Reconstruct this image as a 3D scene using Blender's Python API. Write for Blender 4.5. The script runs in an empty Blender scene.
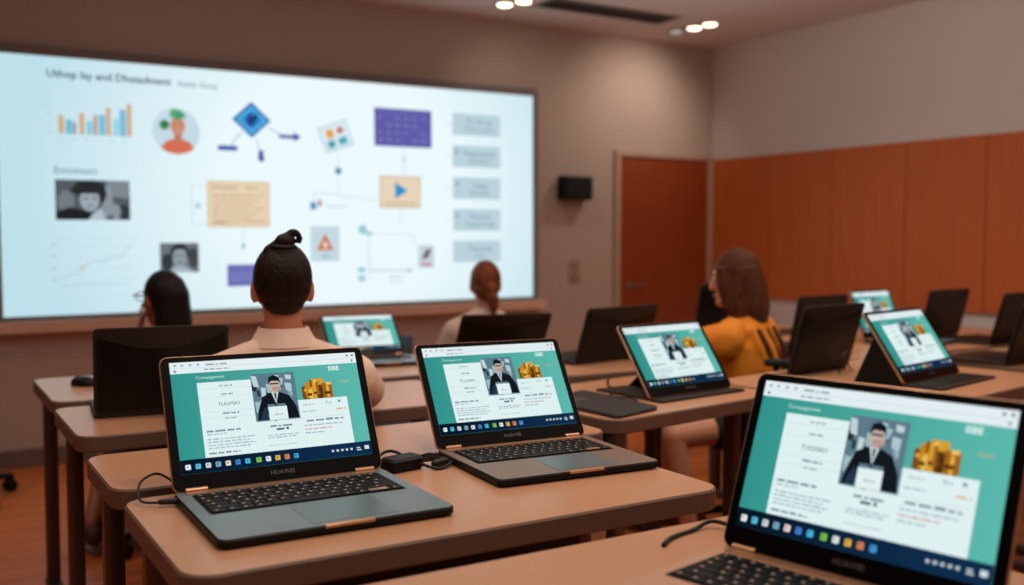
import bpy, bmesh, math, random
from mathutils import Matrix, Vector
random.seed(7)
R = math.radians
scene = bpy.context.scene
COL = scene.collection

# ------------------------------------------------------------------ materials
def lin(c):
    return tuple(((v/255)/12.92 if v/255 <= .04045 else ((v/255+.055)/1.055)**2.4) for v in c)
MATS = {}
def P(name, rgb, rough=.5, metal=0, noise=0, scale=8, bump=0, stretch=(1, 1, 1), dark=None, spec=.5, bscale=None, coat=0):
    if name in MATS: return MATS[name]
    m = bpy.data.materials.new(name); m.use_nodes = True
    nt = m.node_tree; b = nt.nodes['Principled BSDF']
    c = lin(rgb)
    b.inputs['Base Color'].default_value = (*c, 1)
    b.inputs['Roughness'].default_value = rough
    b.inputs['Metallic'].default_value = metal
    b.inputs['Specular IOR Level'].default_value = spec
    b.inputs['Coat Weight'].default_value = coat
    if noise or bump:
        tc = nt.nodes.new('ShaderNodeTexCoord'); mp = nt.nodes.new('ShaderNodeMapping')
        mp.inputs['Scale'].default_value = stretch
        nz = nt.nodes.new('ShaderNodeTexNoise'); nz.inputs['Scale'].default_value = scale; nz.inputs['Detail'].default_value = 6
        nt.links.new(tc.outputs['Object'], mp.inputs['Vector']); nt.links.new(mp.outputs['Vector'], nz.inputs['Vector'])
        if noise:
            r = nt.nodes.new('ShaderNodeValToRGB')
            d = lin(dark) if dark else tuple(v*(1-noise) for v in c)
            r.color_ramp.elements[0].position = .3; r.color_ramp.elements[0].color = (*d, 1)
            r.color_ramp.elements[1].position = .7; r.color_ramp.elements[1].color = (*c, 1)
            nt.links.new(nz.outputs['Fac'], r.inputs['Fac']); nt.links.new(r.outputs['Color'], b.inputs['Base Color'])
        if bump:
            bp = nt.nodes.new('ShaderNodeBump'); bp.inputs['Strength'].default_value = bump; bp.inputs['Distance'].default_value = .02
            n2 = nz
            if bscale:
                n2 = nt.nodes.new('ShaderNodeTexNoise'); n2.inputs['Scale'].default_value = bscale
                nt.links.new(mp.outputs['Vector'], n2.inputs['Vector'])
            nt.links.new(n2.outputs['Fac'], bp.inputs['Height']); nt.links.new(bp.outputs['Normal'], b.inputs['Normal'])
    MATS[name] = m
    return m
def EM(rgb, k=1.0):
    key = 'glow_%d_%d_%d_%d' % (*rgb, int(k*100))
    if key in MATS: return MATS[key]
    m = bpy.data.materials.new(key); m.use_nodes = True
    nt = m.node_tree; nt.nodes.clear()
    o = nt.nodes.new('ShaderNodeOutputMaterial'); e = nt.nodes.new('ShaderNodeEmission')
    e.inputs['Color'].default_value = (*lin(rgb), 1); e.inputs['Strength'].default_value = k
    nt.links.new(e.outputs[0], o.inputs[0]); MATS[key] = m
    return m
def EMG(name, a, b, axis, lo, hi):
    """a luminous surface whose brightness varies gently across it"""
    m = bpy.data.materials.new(name); m.use_nodes = True
    nt = m.node_tree; nt.nodes.clear()
    o = nt.nodes.new('ShaderNodeOutputMaterial'); e = nt.nodes.new('ShaderNodeEmission')
    tc = nt.nodes.new('ShaderNodeTexCoord'); sx = nt.nodes.new('ShaderNodeSeparateXYZ'); mr = nt.nodes.new('ShaderNodeMapRange')
    cr = nt.nodes.new('ShaderNodeValToRGB')
    cr.color_ramp.elements[0].color = (*lin(a), 1); cr.color_ramp.elements[1].color = (*lin(b), 1)
    mr.inputs['From Min'].default_value = lo; mr.inputs['From Max'].default_value = hi
    nt.links.new(tc.outputs['Object'], sx.inputs[0]); nt.links.new(sx.outputs[axis], mr.inputs['Value'])
    nt.links.new(mr.outputs[0], cr.inputs[0]); nt.links.new(cr.outputs[0], e.inputs[0]); nt.links.new(e.outputs[0], o.inputs[0])
    return m

# ------------------------------------------------------------------ mesh builder
class MB:
    def __init__(s):
        s.v = []; s.f = []; s.mi = []; s.sm = []; s.M = Matrix()
    def add(s, vs, fs, m=0, smooth=False):
        o = len(s.v)
        s.v += [tuple(s.M @ Vector(p)) for p in vs]
        s.f += [tuple(i+o for i in f) for f in fs]
        s.mi += [m]*len(fs); s.sm += [smooth]*len(fs)
    def box(s, x0, x1, y0, y1, z0, z1, m=0):
        s.add([(x0,y0,z0),(x1,y0,z0),(x1,y1,z0),(x0,y1,z0),(x0,y0,z1),(x1,y0,z1),(x1,y1,z1),(x0,y1,z1)],
              [(3,2,1,0),(4,5,6,7),(0,1,5,4),(1,2,6,5),(2,3,7,6),(3,0,4,7)], m)
    def prism(s, pts, z0, z1, m=0, side=None, c=0, top=None):
        """extrude a 2-D outline in z with a small chamfer c"""
        n = len(pts); side = m if side is None else side; top = m if top is None else top
        if sum(pts[i][0]*pts[(i+1)%n][1]-pts[(i+1)%n][0]*pts[i][1] for i in range(n)) < 0: pts = pts[::-1]
        def inset(d):
            out = []
            for i in range(n):
                a, b, cc = Vector(pts[i-1]), Vector(pts[i]), Vector(pts[(i+1) % n])
                t = (b-a).normalized() + (cc-b).normalized()
                t = t.normalized() if t.length > 1e-9 else (cc-b).normalized()
                out.append((b.x - t.y*d, b.y + t.x*d))
            return out
        rings = [(pts, z0), (pts, z1)] if not c else [(inset(c), z0), (pts, z0+c), (pts, z1-c), (inset(c), z1)]
        vs = [(x, y, z) for r, z in rings for x, y in r]
        k = len(rings)
        s.add(vs, [tuple(range(n-1, -1, -1))], m)
        o = len(s.v)-len(vs)
        fs = [tuple(o+(k-1)*n+i for i in range(n))]
        s.f += fs; s.mi.append(top); s.sm.append(False)
        for r in range(k-1):
            for i in range(n):
                j = (i+1) % n
                s.f.append((o+r*n+i, o+r*n+j, o+(r+1)*n+j, o+(r+1)*n+i)); s.mi.append(side); s.sm.append(n > 12)
    def rbox(s, x0, x1, y0, y1, z0, z1, r=.01, c=0, m=0, side=None, top=None, seg=5):
        s.prism(rrect(x0, x1, y0, y1, r, seg), z0, z1, m, side, c, top)
    def tube(s, pts, r, n=10, m=0, r2=None):
        pts = [Vector(p) for p in pts]; k = len(pts); rings = []
        up = None
        for i, p in enumerate(pts):
            d = ((pts[min(i+1, k-1)]-pts[i]).normalized() + (pts[i]-pts[max(i-1, 0)]).normalized())
            d = d.normalized() if d.length > 1e-9 else Vector((0,0,1))
            if up is None: up = Vector((0,0,1)) if abs(d.z) < .9 else Vector((1,0,0))
            x = d.cross(up).normalized(); up = x.cross(d).normalized()
            rr = r if r2 is None else r + (r2-r)*i/(k-1)
            rings += [tuple(p + x*math.cos(2*math.pi*j/n)*rr + up*math.sin(2*math.pi*j/n)*rr) for j in range(n)]
        fs = [tuple(range(n)), tuple((k-1)*n+j for j in range(n-1, -1, -1))]
        for i in range(k-1):
            for j in range(n):
                q = (j+1) % n
                fs.append((i*n+q, i*n+j, (i+1)*n+j, (i+1)*n+q))
        s.add(rings, fs, m, True)
    def loft(s, rings, m=0, n=20, smooth=True):
        """rings: (center, rx, ry[, tilt about x]) stacked, closed both ends"""
        vs = []; k = len(rings)
        for rg in rings:
            c, rx, ry = rg[:3]; t = rg[3] if len(rg) > 3 else 0
            for j in range(n):
                a = 2*math.pi*j/n
                x = rx*math.cos(a); y = ry*math.sin(a)
                vs.append((c[0]+x, c[1]+y*math.cos(t), c[2]+y*math.sin(t)))
        fs = [tuple(range(n-1, -1, -1)), tuple((k-1)*n+j for j in range(n))]
        for i in range(k-1):
            for j in range(n):
                q = (j+1) % n
                fs.append((i*n+j, i*n+q, (i+1)*n+q, (i+1)*n+j))
        s.add(vs, fs, m, smooth)
    def cyl(s, c, r, z0, z1, n=24, m=0, r1=None):
        r1 = r if r1 is None else r1
        s.loft([((c[0], c[1], z0), r, r), ((c[0], c[1], z1), r1, r1)], m, n, True)
    def ball(s, c, rx, ry=None, rz=None, n=20, k=12, m=0, rot=None):
        ry = ry or rx; rz = rz or rx
        vs = []; 
        for i in range(1, k):
            a = math.pi*i/k
            for j in range(n):
                b = 2*math.pi*j/n
                vs.append(Vector((rx*math.sin(a)*math.cos(b), ry*math.sin(a)*math.sin(b), -rz*math.cos(a))))
        vs += [Vector((0,0,-rz)), Vector((0,0,rz))]
        if rot: vs = [rot @ p for p in vs]
        vs = [tuple(p+Vector(c)) for p in vs]
        L = (k-1)*n; fs = []
        for j in range(n):
            q = (j+1) % n
            fs += [(L, q, j), (L+1, (k-2)*n+j, (k-2)*n+q)]
            for i in range(k-2): fs.append((i*n+j, i*n+q, (i+1)*n+q, (i+1)*n+j))
        s.add(vs, fs, m, True)
    def cap(s, a, b, ra, rb, n=16, m=0):
        """tapered limb with rounded ends"""
        a, b = Vector(a), Vector(b); d = (b-a).normalized() if (b-a).length > 1e-6 else Vector((0,0,1))
        u = Vector((0,0,1)) if abs(d.z) < .9 else Vector((1,0,0))
        x = d.cross(u).normalized(); y = d.cross(x).normalized()
        vs = []; rows = []
        for t in (-1, -.92, -.7, -.38, 0): rows.append((a + d*ra*t, ra*math.sqrt(max(0, 1-t*t))))
        for t in (0, .38, .7, .92, 1): rows.append((b + d*rb*t, rb*math.sqrt(max(0, 1-t*t))))
        rows[0] = (rows[0][0], ra*.05); rows[-1] = (rows[-1][0], rb*.05)
        for c, r in rows:
            for j in range(n):
                w = 2*math.pi*j/n; vs.append(tuple(c + x*r*math.cos(w) + y*r*math.sin(w)))
        k = len(rows); fs = [tuple(range(n)), tuple((k-1)*n+j for j in range(n-1, -1, -1))]
        for i in range(k-1):
            for j in range(n):
                q = (j+1) % n; fs.append((i*n+q, i*n+j, (i+1)*n+j, (i+1)*n+q))
        s.add(vs, fs, m, True)
    def build(s, name, mats, parent=None, loc=None, rot=None):
        me = bpy.data.meshes.new(name); me.from_pydata(s.v, [], s.f)
        if not isinstance(mats, (list, tuple)): mats = [mats]
        for m in mats: me.materials.append(m)
        me.polygons.foreach_set('material_index', s.mi); me.polygons.foreach_set('use_smooth', s.sm)
        bm = bmesh.new(); bm.from_mesh(me); bmesh.ops.recalc_face_normals(bm, faces=bm.faces) if FIXN else None
        bm.to_mesh(me); bm.free(); me.update(); me.set_sharp_from_angle(angle=R(38))
        o = bpy.data.objects.new(name, me); COL.objects.link(o)
        if parent: o.parent = parent
        if loc: o.location = loc
        if rot: o.rotation_euler = rot
        return o
FIXN = True
def rrect(x0, x1, y0, y1, r, seg=5):
    pts = []
    for cx, cy, a in ((x1-r, y0+r, -90), (x1-r, y1-r, 0), (x0+r, y1-r, 90), (x0+r, y0+r, 180)):
        for i in range(seg+1):
            t = R(a + 90*i/seg); pts.append((cx+r*math.cos(t), cy+r*math.sin(t)))
    return pts
def tag(o, label, cat, group=None):
    o['label'] = label; o['category'] = cat
    if group: o['group'] = group
    return o
def empty(name, label, cat, loc=(0,0,0), rz=0, group=None):
    o = bpy.data.objects.new(name, None); COL.objects.link(o)
    o.location = loc; o.rotation_euler = (0, 0, rz); o.empty_display_size = .05
    return tag(o, label, cat, group)
def struct(o): o['kind'] = 'structure'; return o
def copy_tree(o, parent=None):
    c = o.copy(); COL.objects.link(c); c.parent = parent
    for ch in list(o.children): copy_tree(ch, c)
    return c
def smooth(pts, n=8):
    """Catmull-Rom through points"""
    pts = [Vector(p) for p in pts]; out = []
    q = [pts[0]] + pts + [pts[-1]]
    for i in range(1, len(q)-2):
        p0, p1, p2, p3 = q[i-1:i+3]
        for j in range(n):
            t = j/n
            out.append(.5*((2*p1) + (p2-p0)*t + (2*p0-5*p1+4*p2-p3)*t*t + (3*p1-p0-3*p2+p3)*t**3))
    return out + [pts[-1]]

# flat drawing on a luminous panel: x right, z up, facing -y; layers rise toward the viewer
class Draw:
    def __init__(s): s.mb = MB(); s.mats = []; s.step = .0007
    def mat(s, m):
        m = EM(m) if isinstance(m, tuple) else m
        if m not in s.mats: s.mats.append(m)
        return s.mats.index(m)
    def poly(s, pts, col, L=1):
        n = len(pts); y = -L*s.step
        if sum(pts[i][0]*pts[(i+1)%n][1]-pts[(i+1)%n][0]*pts[i][1] for i in range(n)) < 0: pts = pts[::-1]
        s.mb.add([(x, y, z) for x, z in pts], [tuple(range(n))], s.mat(col))
    def rect(s, x0, x1, z0, z1, col, L=1, r=0):
        s.poly(rrect(min(x0,x1), max(x0,x1), min(z0,z1), max(z0,z1), r, 4) if r else [(x0,z0),(x1,z0),(x1,z1),(x0,z1)], col, L)
    def disc(s, x, z, rx, col, L=1, rz=None, n=28, a0=0, a1=360):
        rz = rz or rx
        s.poly([(x+rx*math.cos(R(a0+(a1-a0)*i/n)), z+rz*math.sin(R(a0+(a1-a0)*i/n))) for i in range(n if a1-a0 == 360 else n+1)], col, L)
    def line(s, pts, w, col, L=1):
        for (x0, z0), (x1, z1) in zip(pts[:-1], pts[1:]):
            d = Vector((x1-x0, z1-z0)); d.normalize(); nx, nz = -d.y*w/2, d.x*w/2
            s.poly([(x0+nx, z0+nz), (x0-nx, z0-nz), (x1-nx, z1-nz), (x1+nx, z1+nz)], col, L)
    def words(s, x0, x1, z, h, col, L=1, seed=1):
        """a line of print too small to read: separate word strokes"""
        rnd = random.Random(seed); x = x0
        while x < x1 - h*.5:
            w = min(rnd.uniform(1.5, 5)*h, x1-x)
            s.rect(x, x+w, z, z+h*rnd.uniform(.7, 1), col, L); x += w + h*.8
    def text(s, body, x, z, size, col, L=1, align='LEFT', bold=0):
        cu = bpy.data.curves.new('lettering', 'FONT'); cu.body = body; cu.size = size; cu.align_x = align; cu.resolution_u = 2; cu.offset = bold
        o = bpy.data.objects.new('lettering', cu); COL.objects.link(o)
        bpy.context.view_layer.update()
        dg = bpy.context.evaluated_depsgraph_get(); me = o.evaluated_get(dg).to_mesh()
        s.mb.add([(x+v.co.x, -L*s.step, z+v.co.y) for v in me.vertices], [tuple(p.vertices) for p in me.polygons], s.mat(col))
        o.evaluated_get(dg).to_mesh_clear(); bpy.data.objects.remove(o); bpy.data.curves.remove(cu)
    def build(s, name, parent, loc=None):
        global FIXN
        FIXN = False
        o = s.mb.build(name, s.mats, parent, loc); FIXN = True
        return o

# ------------------------------------------------------------------ shared materials
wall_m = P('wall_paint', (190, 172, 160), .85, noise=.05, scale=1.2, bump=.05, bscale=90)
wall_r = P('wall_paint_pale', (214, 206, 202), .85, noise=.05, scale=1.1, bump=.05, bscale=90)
ceil_m = P('ceiling_paint', (222, 212, 206), .9, noise=.04, scale=1.5)
panel_m = P('oak_panel', (196, 100, 38), .6, noise=.12, scale=3, stretch=(9, 9, .7), bump=.03)
door_m = P('door_veneer', (150, 64, 14), .6, noise=.15, scale=3, stretch=(10, 10, .6))
lam = P('table_laminate', (202, 152, 116), .33, noise=.05, scale=60, bump=.015, bscale=220)
edge = P('table_edge', (112, 88, 74), .55)
legm = P('leg_metal', (84, 68, 60), .4, .5)
footm = P('glide_plastic', (168, 160, 150), .4)
blk = P('black_plastic', (13, 13, 14), .45, noise=.15, scale=20, spec=.25)
blk_sh = P('black_shell', (50, 42, 39), .5, noise=.1, scale=14, spec=.22)
blk_panel = P('black_panel', (13, 12, 12), .4, spec=.25)
bezel_m = P('bezel_glass', (7, 7, 8), .25, spec=.12)
deck_m = P('deck_metal', (126, 146, 154), .42, .3, noise=.05, scale=150)
deck_d = P('touchpad_metal', (110, 128, 136), .34, .3)
copper = P('copper_trim', (208, 164, 128), .35, .7)
key_m = P('key_black', (13, 13, 14), .55, spec=.2)
key_l = P('key_legend', (196, 166, 140), .6)
rubber = P('cable_rubber', (14, 13, 13), .5)
frame_m = P('screen_border', (130, 124, 126), .6)
ledge_m = P('ledge_wood', (232, 192, 168), .6, noise=.08, scale=4)
grey_m = P('vent_metal', (48, 46, 45), .5)

# ------------------------------------------------------------------ room
X0, X1, Y0, Y1, ZC = -3.2, 5.55, -2.6, 6.05, 2.775
mb = MB(); mb.box(X0, X1, Y0, Y1, -.1, 0)
fl = P('floor_wood', (236, 132, 70), .4, noise=.35, scale=2.2, stretch=(1, 9, 1), bump=.02)
struct(mb.build('floor', fl))
mb = MB(); mb.box(X0, X1, Y0, Y1, ZC, ZC+.1); struct(mb.build('ceiling', ceil_m))
mb = MB(); mb.box(X0-.12, X1+.12, Y1, Y1+.12, -.1, ZC+.1); struct(mb.build('wall_front', wall_m))
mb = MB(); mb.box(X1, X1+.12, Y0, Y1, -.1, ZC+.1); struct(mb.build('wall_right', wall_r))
mb = MB(); mb.box(X0-.12, X0, Y0, Y1, -.1, ZC+.1); struct(mb.build('wall_left', wall_m))
mb = MB(); mb.box(X0-.12, X1+.12, Y0-.12, Y0, -.1, ZC+.1); struct(mb.build('wall_back', wall_m))
mb = MB(); mb.box(X0, 4.57, Y1-.014, Y1, 0, .1); struct(mb.build('baseboard_front', P('baseboard_grey', (112, 96, 88), .6)))
mb = MB(); mb.box(X1-.014, X1, Y0, Y1-.02, 0, .1); struct(mb.build('baseboard_right', P('baseboard_grey', (112, 96, 88), .6)))
# orange wood wainscot, panel by panel
ys = [6.035, 5.40, 4.82, 4.21, 3.65, 3.05, 2.45, 1.85, 1.25, .65]
for i in range(len(ys)-1):
    mb = MB(); mb.box(X1-.022, X1, ys[i+1]+.003, ys[i]-.003, .825, 1.893)
    struct(mb.build('trim_%d' % (i+1), panel_m))
# the door
mb = MB(); mb.box(4.615, 5.485, Y1-.02, Y1+.01, 0.006, 1.885)
d = struct(mb.build('door_1', door_m))
mb = MB()
mb.box(4.57, 4.612, Y1-.035, Y1, 0, 1.93); mb.box(5.488, 5.53, Y1-.035, Y1, 0, 1.93); mb.box(4.612, 5.488, Y1-.035, Y1, 1.888, 1.93)
mb.build('door_frame', P('door_frame_paint', (186, 160, 142), .6), d)
mb = MB(); mb.cyl((0, 0), .026, 0, .008, 20); mb.cyl((0, 0), .01, .008, .05, 14)
mb.tube([(0, 0, .045), (.03, 0, .047), (.115, 0, .045)], .009, 10)
mb.build('door_handle', P('satin_steel', (176, 168, 160), .3, .9), d, (4.72, Y1-.02, .915), (R(90), 0, 0))

# ------------------------------------------------------------------ ceiling fittings
mb = MB()
vent = empty('ceiling_vent', 'long dark slot air vent set into the ceiling near the screen', 'vent', (4.04, 5.42, ZC))
mb.box(-.52, .52, -.13, .13, -.006, 0); mb.build('frame', P('vent_frame', (120, 112, 106), .6), vent)
mb = MB(); mb.box(-.49, .49, -.10, .10, -.009, -.006); mb.build('slot', grey_m, vent)
mb = MB()
for k in range(5): mb.box(-.49, .49, -.07+k*.034, -.066+k*.034, -.014, -.009)
mb.build('louvre', P('vent_louvre', (66, 62, 60), .5), vent)
def downlight(x, y, label, on, grp):
    t = empty('ceiling_downlight', label, 'ceiling light', (x, y, ZC), 0, grp)
    mb = MB(); mb.loft([((0,0,-.008), .062, .062), ((0,0,0), .066, .066)], 0, 28); mb.build('rim', P('downlight_rim', (70, 66, 64), .4, .4), t)
    mb = MB(); mb.loft([((0,0,-.014), .044, .044), ((0,0,-.008), .05, .05)], 0, 28)
    mb.build('lamp', EM((255, 238, 205), 5) if on else EM((190, 185, 180), .8), t)
g1 = 'downlights in a row near the room corner'; g2 = 'downlights near the middle of the ceiling'
downlight(4.83, 5.66, 'dimmer greyish downlight, end of the row of three nearest the screen', 0, g1)
downlight(4.86, 5.50, 'bright warm downlight, middle of the row of three by the vent', 1, g1)
downlight(4.87, 5.35, 'bright downlight, end of the row of three nearest the camera', 1, g1)
downlight(3.345, 5.60, 'warm downlight left of the vent, closer to the screen wall', 1, g2)
downlight(3.40, 5.46, 'downlight left of the vent, cut by the top edge of the photo', 1, g2)

# ------------------------------------------------------------------ wall fittings
sp = empty('wall_speaker', 'small black box speaker mounted on the wall between screen and door', 'speaker', (4.175, Y1, 1.632))
mb = MB(); mb.prism([(-.135, -.03), (.135, -.03), (.115, -.12), (-.115, -.12)], -.085, .085, 0, c=.012); mb.build('cabinet', blk, sp)
mb = MB(); mb.box(-.105, .105, -.124, -.118, -.07, .07); mb.build('grille', P('speaker_cloth', (9, 12, 13), .8, bump=.2, scale=300), sp)
mb = MB(); mb.box(-.04, .04, -.035, 0, -.05, .05); mb.build('bracket', legm, sp)
sw = empty('switch_plate', 'pale wall switch plate below the speaker, left of the door', 'switch', (4.215, Y1, 1.035))
mb = MB(); mb.M = Matrix.Rotation(R(90), 4, 'X'); mb.rbox(-.05, .05, -.085, .085, 0, .01, .01, .003); mb.build('plate', P('switch_plastic', (190, 160, 142), .5), sw)
mb = MB(); mb.M = Matrix.Rotation(R(90), 4, 'X')
mb.rbox(-.034, .034, .01, .07, .01, .016, .005, .002); mb.rbox(-.034, .034, -.07, -.01, .01, .016, .005, .002)
mb.build('rocker', P('switch_rocker', (166, 138, 120), .5), sw)

# ------------------------------------------------------------------ projection screen and its slide
SX, SZ, SW, SH = .449, .835, 3.385, 1.415
ps = empty('projection_screen', 'large glowing projection screen showing a slide of charts, portraits and diagrams', 'screen', (SX, Y1, SZ)); ps.rotation_euler = (0, R(-.33), 0)
b = .035
mb = MB()
mb.box(-b, SW+b, -.045, 0, SH, SH+b*1.5); mb.box(-b, SW+b, -.045, 0, -b*.6, 0); mb.box(-b, 0, -.045, 0, 0, SH); mb.box(SW, SW+b, -.045, 0, 0, SH)
mb.build('border', frame_m, ps)
mb = MB(); mb.box(-.12, SW+.07, -.11, 0, -.085, -.025); mb.build('tray', ledge_m, ps)
slide_bg = bpy.data.materials.new('slide_glow'); slide_bg.use_nodes = True
nt = slide_bg.node_tree; nt.nodes.clear()
o_ = nt.nodes.new('ShaderNodeOutputMaterial'); e_ = nt.nodes.new('ShaderNodeEmission'); tc = nt.nodes.new('ShaderNodeTexCoord')
mp = nt.nodes.new('ShaderNodeMapping'); gr = nt.nodes.new('ShaderNodeTexGradient'); gr.gradient_type = 'SPHERICAL'; cr = nt.nodes.new('ShaderNodeValToRGB')
mp.inputs['Location'].default_value = (-1.0, 0, -.42); mp.inputs['Scale'].default_value = (.50, .1, .55)
cr.color_ramp.elements[0].color = (*lin((190, 224, 234)), 1); cr.color_ramp.elements[1].color = (*lin((236, 250, 254)), 1)
cr.color_ramp.elements[0].position = .05; cr.color_ramp.elements[1].position = .6
nt.links.new(tc.outputs['Object'], mp.inputs[0]); nt.links.new(mp.outputs[0], gr.inputs[0]); nt.links.new(gr.outputs['Fac'], cr.inputs[0])
nt.links.new(cr.outputs[0], e_.inputs[0]); nt.links.new(e_.outputs[0], o_.inputs[0])
mb = MB(); mb.box(0, SW, -.03, -.01, 0, SH); surf = mb.build('slide', slide_bg, ps)
def D():
    d = Draw(); d.step = .0015; d.mb.M = Matrix.Translation((0, -.031, 0)); return d
ink = (52, 74, 96); ink2 = (96, 118, 138); faint = (184, 208, 220); teal = (96, 176, 200); orange = (212, 170, 132); sky = (132, 205, 226)
d = D(); d.text('Uthop lsy and Dhetadment', .246, 1.306, .060, ink, bold=.0009); d.build('slide_title', surf)
d = D(); d.text('footy Gney', .945, 1.304, .050, ink2)
d.build('slide_subtitle', surf)
d = D()
for k in range(5): d.line([(.29, 1.0+k*.05), (.68, 1.0+k*.05)], .003, (205, 222, 230))
for k in range(5): d.rect(.235, .262, 1.0+k*.05, 1.008+k*.05, faint)
for x, w, h, c in ((.30,.028,.10,orange),(.337,.032,.078,(110,190,205)),(.372,.018,.066,(160,150,165)),(.407,.026,.118,orange),(.443,.034,.075,sky),(.480,.02,.11,(196,156,130)),
                   (.507,.036,.115,(120,192,220)),(.547,.024,.155,orange),(.583,.03,.095,(150,214,232)),(.617,.036,.148,(124,190,216)),(.657,.026,.182,orange)):
    d.rect(x, x+w, 1.0, 1.0+h, c, 2)
for k in range(6): d.rect(.30+k*.065, .325+k*.065, .968, .975, faint)
d.build('bar_chart', surf)
d = D()
d.disc(.929, 1.044, .135, (196, 219, 230)); d.poly([(.84, .945), (.87, .985), (.915, .999), (.965, .999), (1.01, .98), (1.03, .945), (.99, .922), (.94, .911), (.88, .92)], (214, 112, 84), 2)
d.rect(.915, .96, .985, 1.04, (190, 124, 98), 3); d.disc(.937, 1.075, .042, (206, 142, 114), 4, .055)
d.disc(.937, 1.125, .046, (56, 140, 92), 5, .035, a0=0, a1=180); d.disc(.937, 1.138, .03, (70, 158, 104), 6); d.disc(.862, 1.078, .028, (48, 128, 82), 5); d.disc(.915, 1.15, .022, (84, 170, 116), 7)
d.disc(.922, 1.08, .005, (80, 50, 40), 8); d.disc(.952, 1.08, .005, (80, 50, 40), 8)
d.build('portrait_badge', surf)
d = D()
def dia(x, z, r, c, L): d.poly([(x-r, z), (x, z-r*.92), (x+r, z), (x, z+r*.92)], c, L)
dia(1.373, 1.135, .118, (38, 112, 178), 1); dia(1.373, 1.135, .092, (92, 186, 232), 2); dia(1.373, 1.135, .07, (52, 132, 204), 3)
d.poly([(1.345, 1.10), (1.38, 1.10), (1.41, 1.15), (1.41, 1.175), (1.385, 1.16), (1.345, 1.165)], (34, 66, 122), 4)
d.line([(1.31, 1.06), (1.25, .985)], .007, (150, 180, 205)); d.line([(1.40, 1.02), (1.42, .96)], .007, (150, 180, 205)); d.line([(1.48, 1.09), (1.55, 1.055)], .007, (150, 180, 205))
d.rect(1.165, 1.285, .945, .975, (64, 92, 168), 2, .012); d.rect(1.412, 1.442, .90, .955, (48, 78, 160), 2, .008); d.poly([(1.40, .91), (1.455, .91), (1.428, .88)], (48, 78, 160), 3)
d.line([(1.54, 1.045), (1.64, 1.045)], .022, (58, 88, 160), 2); d.poly([(1.635, 1.015), (1.635, 1.075), (1.68, 1.045)], (58, 88, 160), 3)
d.build('decision_diamond', surf)
d = D()
mt = Matrix.Translation((1.911, -.031, 1.062)) @ Matrix.Rotation(R(-20), 4, 'Y'); d.mb.M = mt
d.rect(-.10, .10, -.085, .085, (188, 218, 228)); d.rect(-.085, .085, -.07, .07, (226, 240, 246), 2)
d.rect(-.06, -.01, .0, .055, (230, 160, 84), 3); d.rect(.015, .06, .01, .05, (196, 116, 108), 3); d.rect(-.07, -.02, -.06, -.015, (70, 158, 172), 3); d.rect(.005, .065, -.06, -.015, (78, 172, 186), 3)
d.build('picture_card', surf)
d = D()
d.line([(1.923, .95), (1.923, .70), (1.76, .70)], .005, (190, 212, 224)); d.line([(1.923, .69), (2.2, .665)], .005, (190, 212, 224)); d.disc(1.923, .845, .022, (66, 140, 168), 2)
d.rect(1.735, 1.775, .60, .645, (78, 150, 196), 2); d.rect(1.785, 1.81, .62, .66, (196, 140, 130), 2); d.words(1.84, 1.97, .615, .012, faint, 2, 3)
d.line([(1.76, .70), (1.76, .65)], .005, (190, 212, 224))
d.build('branch_diagram', surf)
d = D()
d.rect(2.173, 2.585, 1.016, 1.262, (98, 93, 168))
for k in range(6):
    for j in range(4):
        if (k*7+j*3) % 5 != 1: d.rect(2.20+k*.062, 2.23+k*.062-(j % 2)*.008, 1.05+j*.048, 1.065+j*.048, (128, 124, 196), 2)
d.words(2.2, 2.55, 1.236, .008, (118, 114, 184), 2, 9); d.line([(2.38, 1.0), (2.38, .84)], .006, (196, 216, 226)); d.rect(2.365, 2.395, .92, .955, (206, 224, 232), 2)
d.build('purple_panel', surf)
d = D()
d.rect(2.206, 2.502, .615, .825, (204, 184, 160)); d.rect(2.216, 2.492, .625, .815, (232, 212, 184), 2)
d.poly([(2.315, .675), (2.315, .785), (2.405, .73)], (48, 148, 206), 3); d.words(2.25, 2.46, .642, .011, (188, 168, 146), 3, 5)
d.line([(2.35, .61), (2.35, .50)], .005, (196, 216, 226))
d.build('play_card', surf)
bt = [('Ts, 3th sui', 'Thorns comt'), ('Thenoveduse', 'Ablsmatl'), ('Sesng', 'Bonattly'), ('Theeven', 'Aegult tnang'), ('Thoonidg', 'Ubet')]
for k in range(5):
    z1 = 1.261-k*.2155; d = D()
    d.rect(2.744, 3.115, z1-.146, z1, (178, 204, 214)); d.rect(2.752, 3.107, z1-.138, z1-.006, (186, 210, 219), 2)
    d.text(bt[k][0], 2.95, z1-.068, .048, (112, 138, 152), 3, 'CENTER'); d.text(bt[k][1], 2.95, z1-.116, .044, (122, 148, 160), 3, 'CENTER')
    if k in (1, 2, 3): d.rect(2.765, 2.785, z1-.06, z1-.03, (134, 160, 172), 3)
    d.line([(2.69, z1-.075), (2.73, z1-.075)], .006, (206, 222, 230))
    d.build('text_box', surf)
d = D()
d.rect(1.098, 1.477, .488, .764, (214, 190, 158), 1, .012); d.rect(1.106, 1.469, .496, .756, (232, 210, 178), 2, .01)
d.text('Drarsenct', 1.125, .715, .038, (130, 112, 92), 3); d.words(1.33, 1.40, .72, .011, (170, 150, 126), 3, 8)
for k in range(7): d.words(1.13, 1.44-(k % 3)*.03, .675-k*.026, .009, (186, 164, 138), 3, 20+k)
d.words(1.13, 1.22, .51, .012, (150, 130, 106), 3, 4)
d.line([(1.31, .48), (1.31, .34)], .005, (190, 212, 224)); d.disc(1.31, .375, .014, (150, 190, 208), 2)
d.line([(1.09, .73), (1.01, .73), (1.01, .50), (1.09, .50)], .005, (200, 218, 228)); d.rect(1.03, 1.06, .60, .63, (176, 204, 216), 2)
d.build('note_card', surf)
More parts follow.
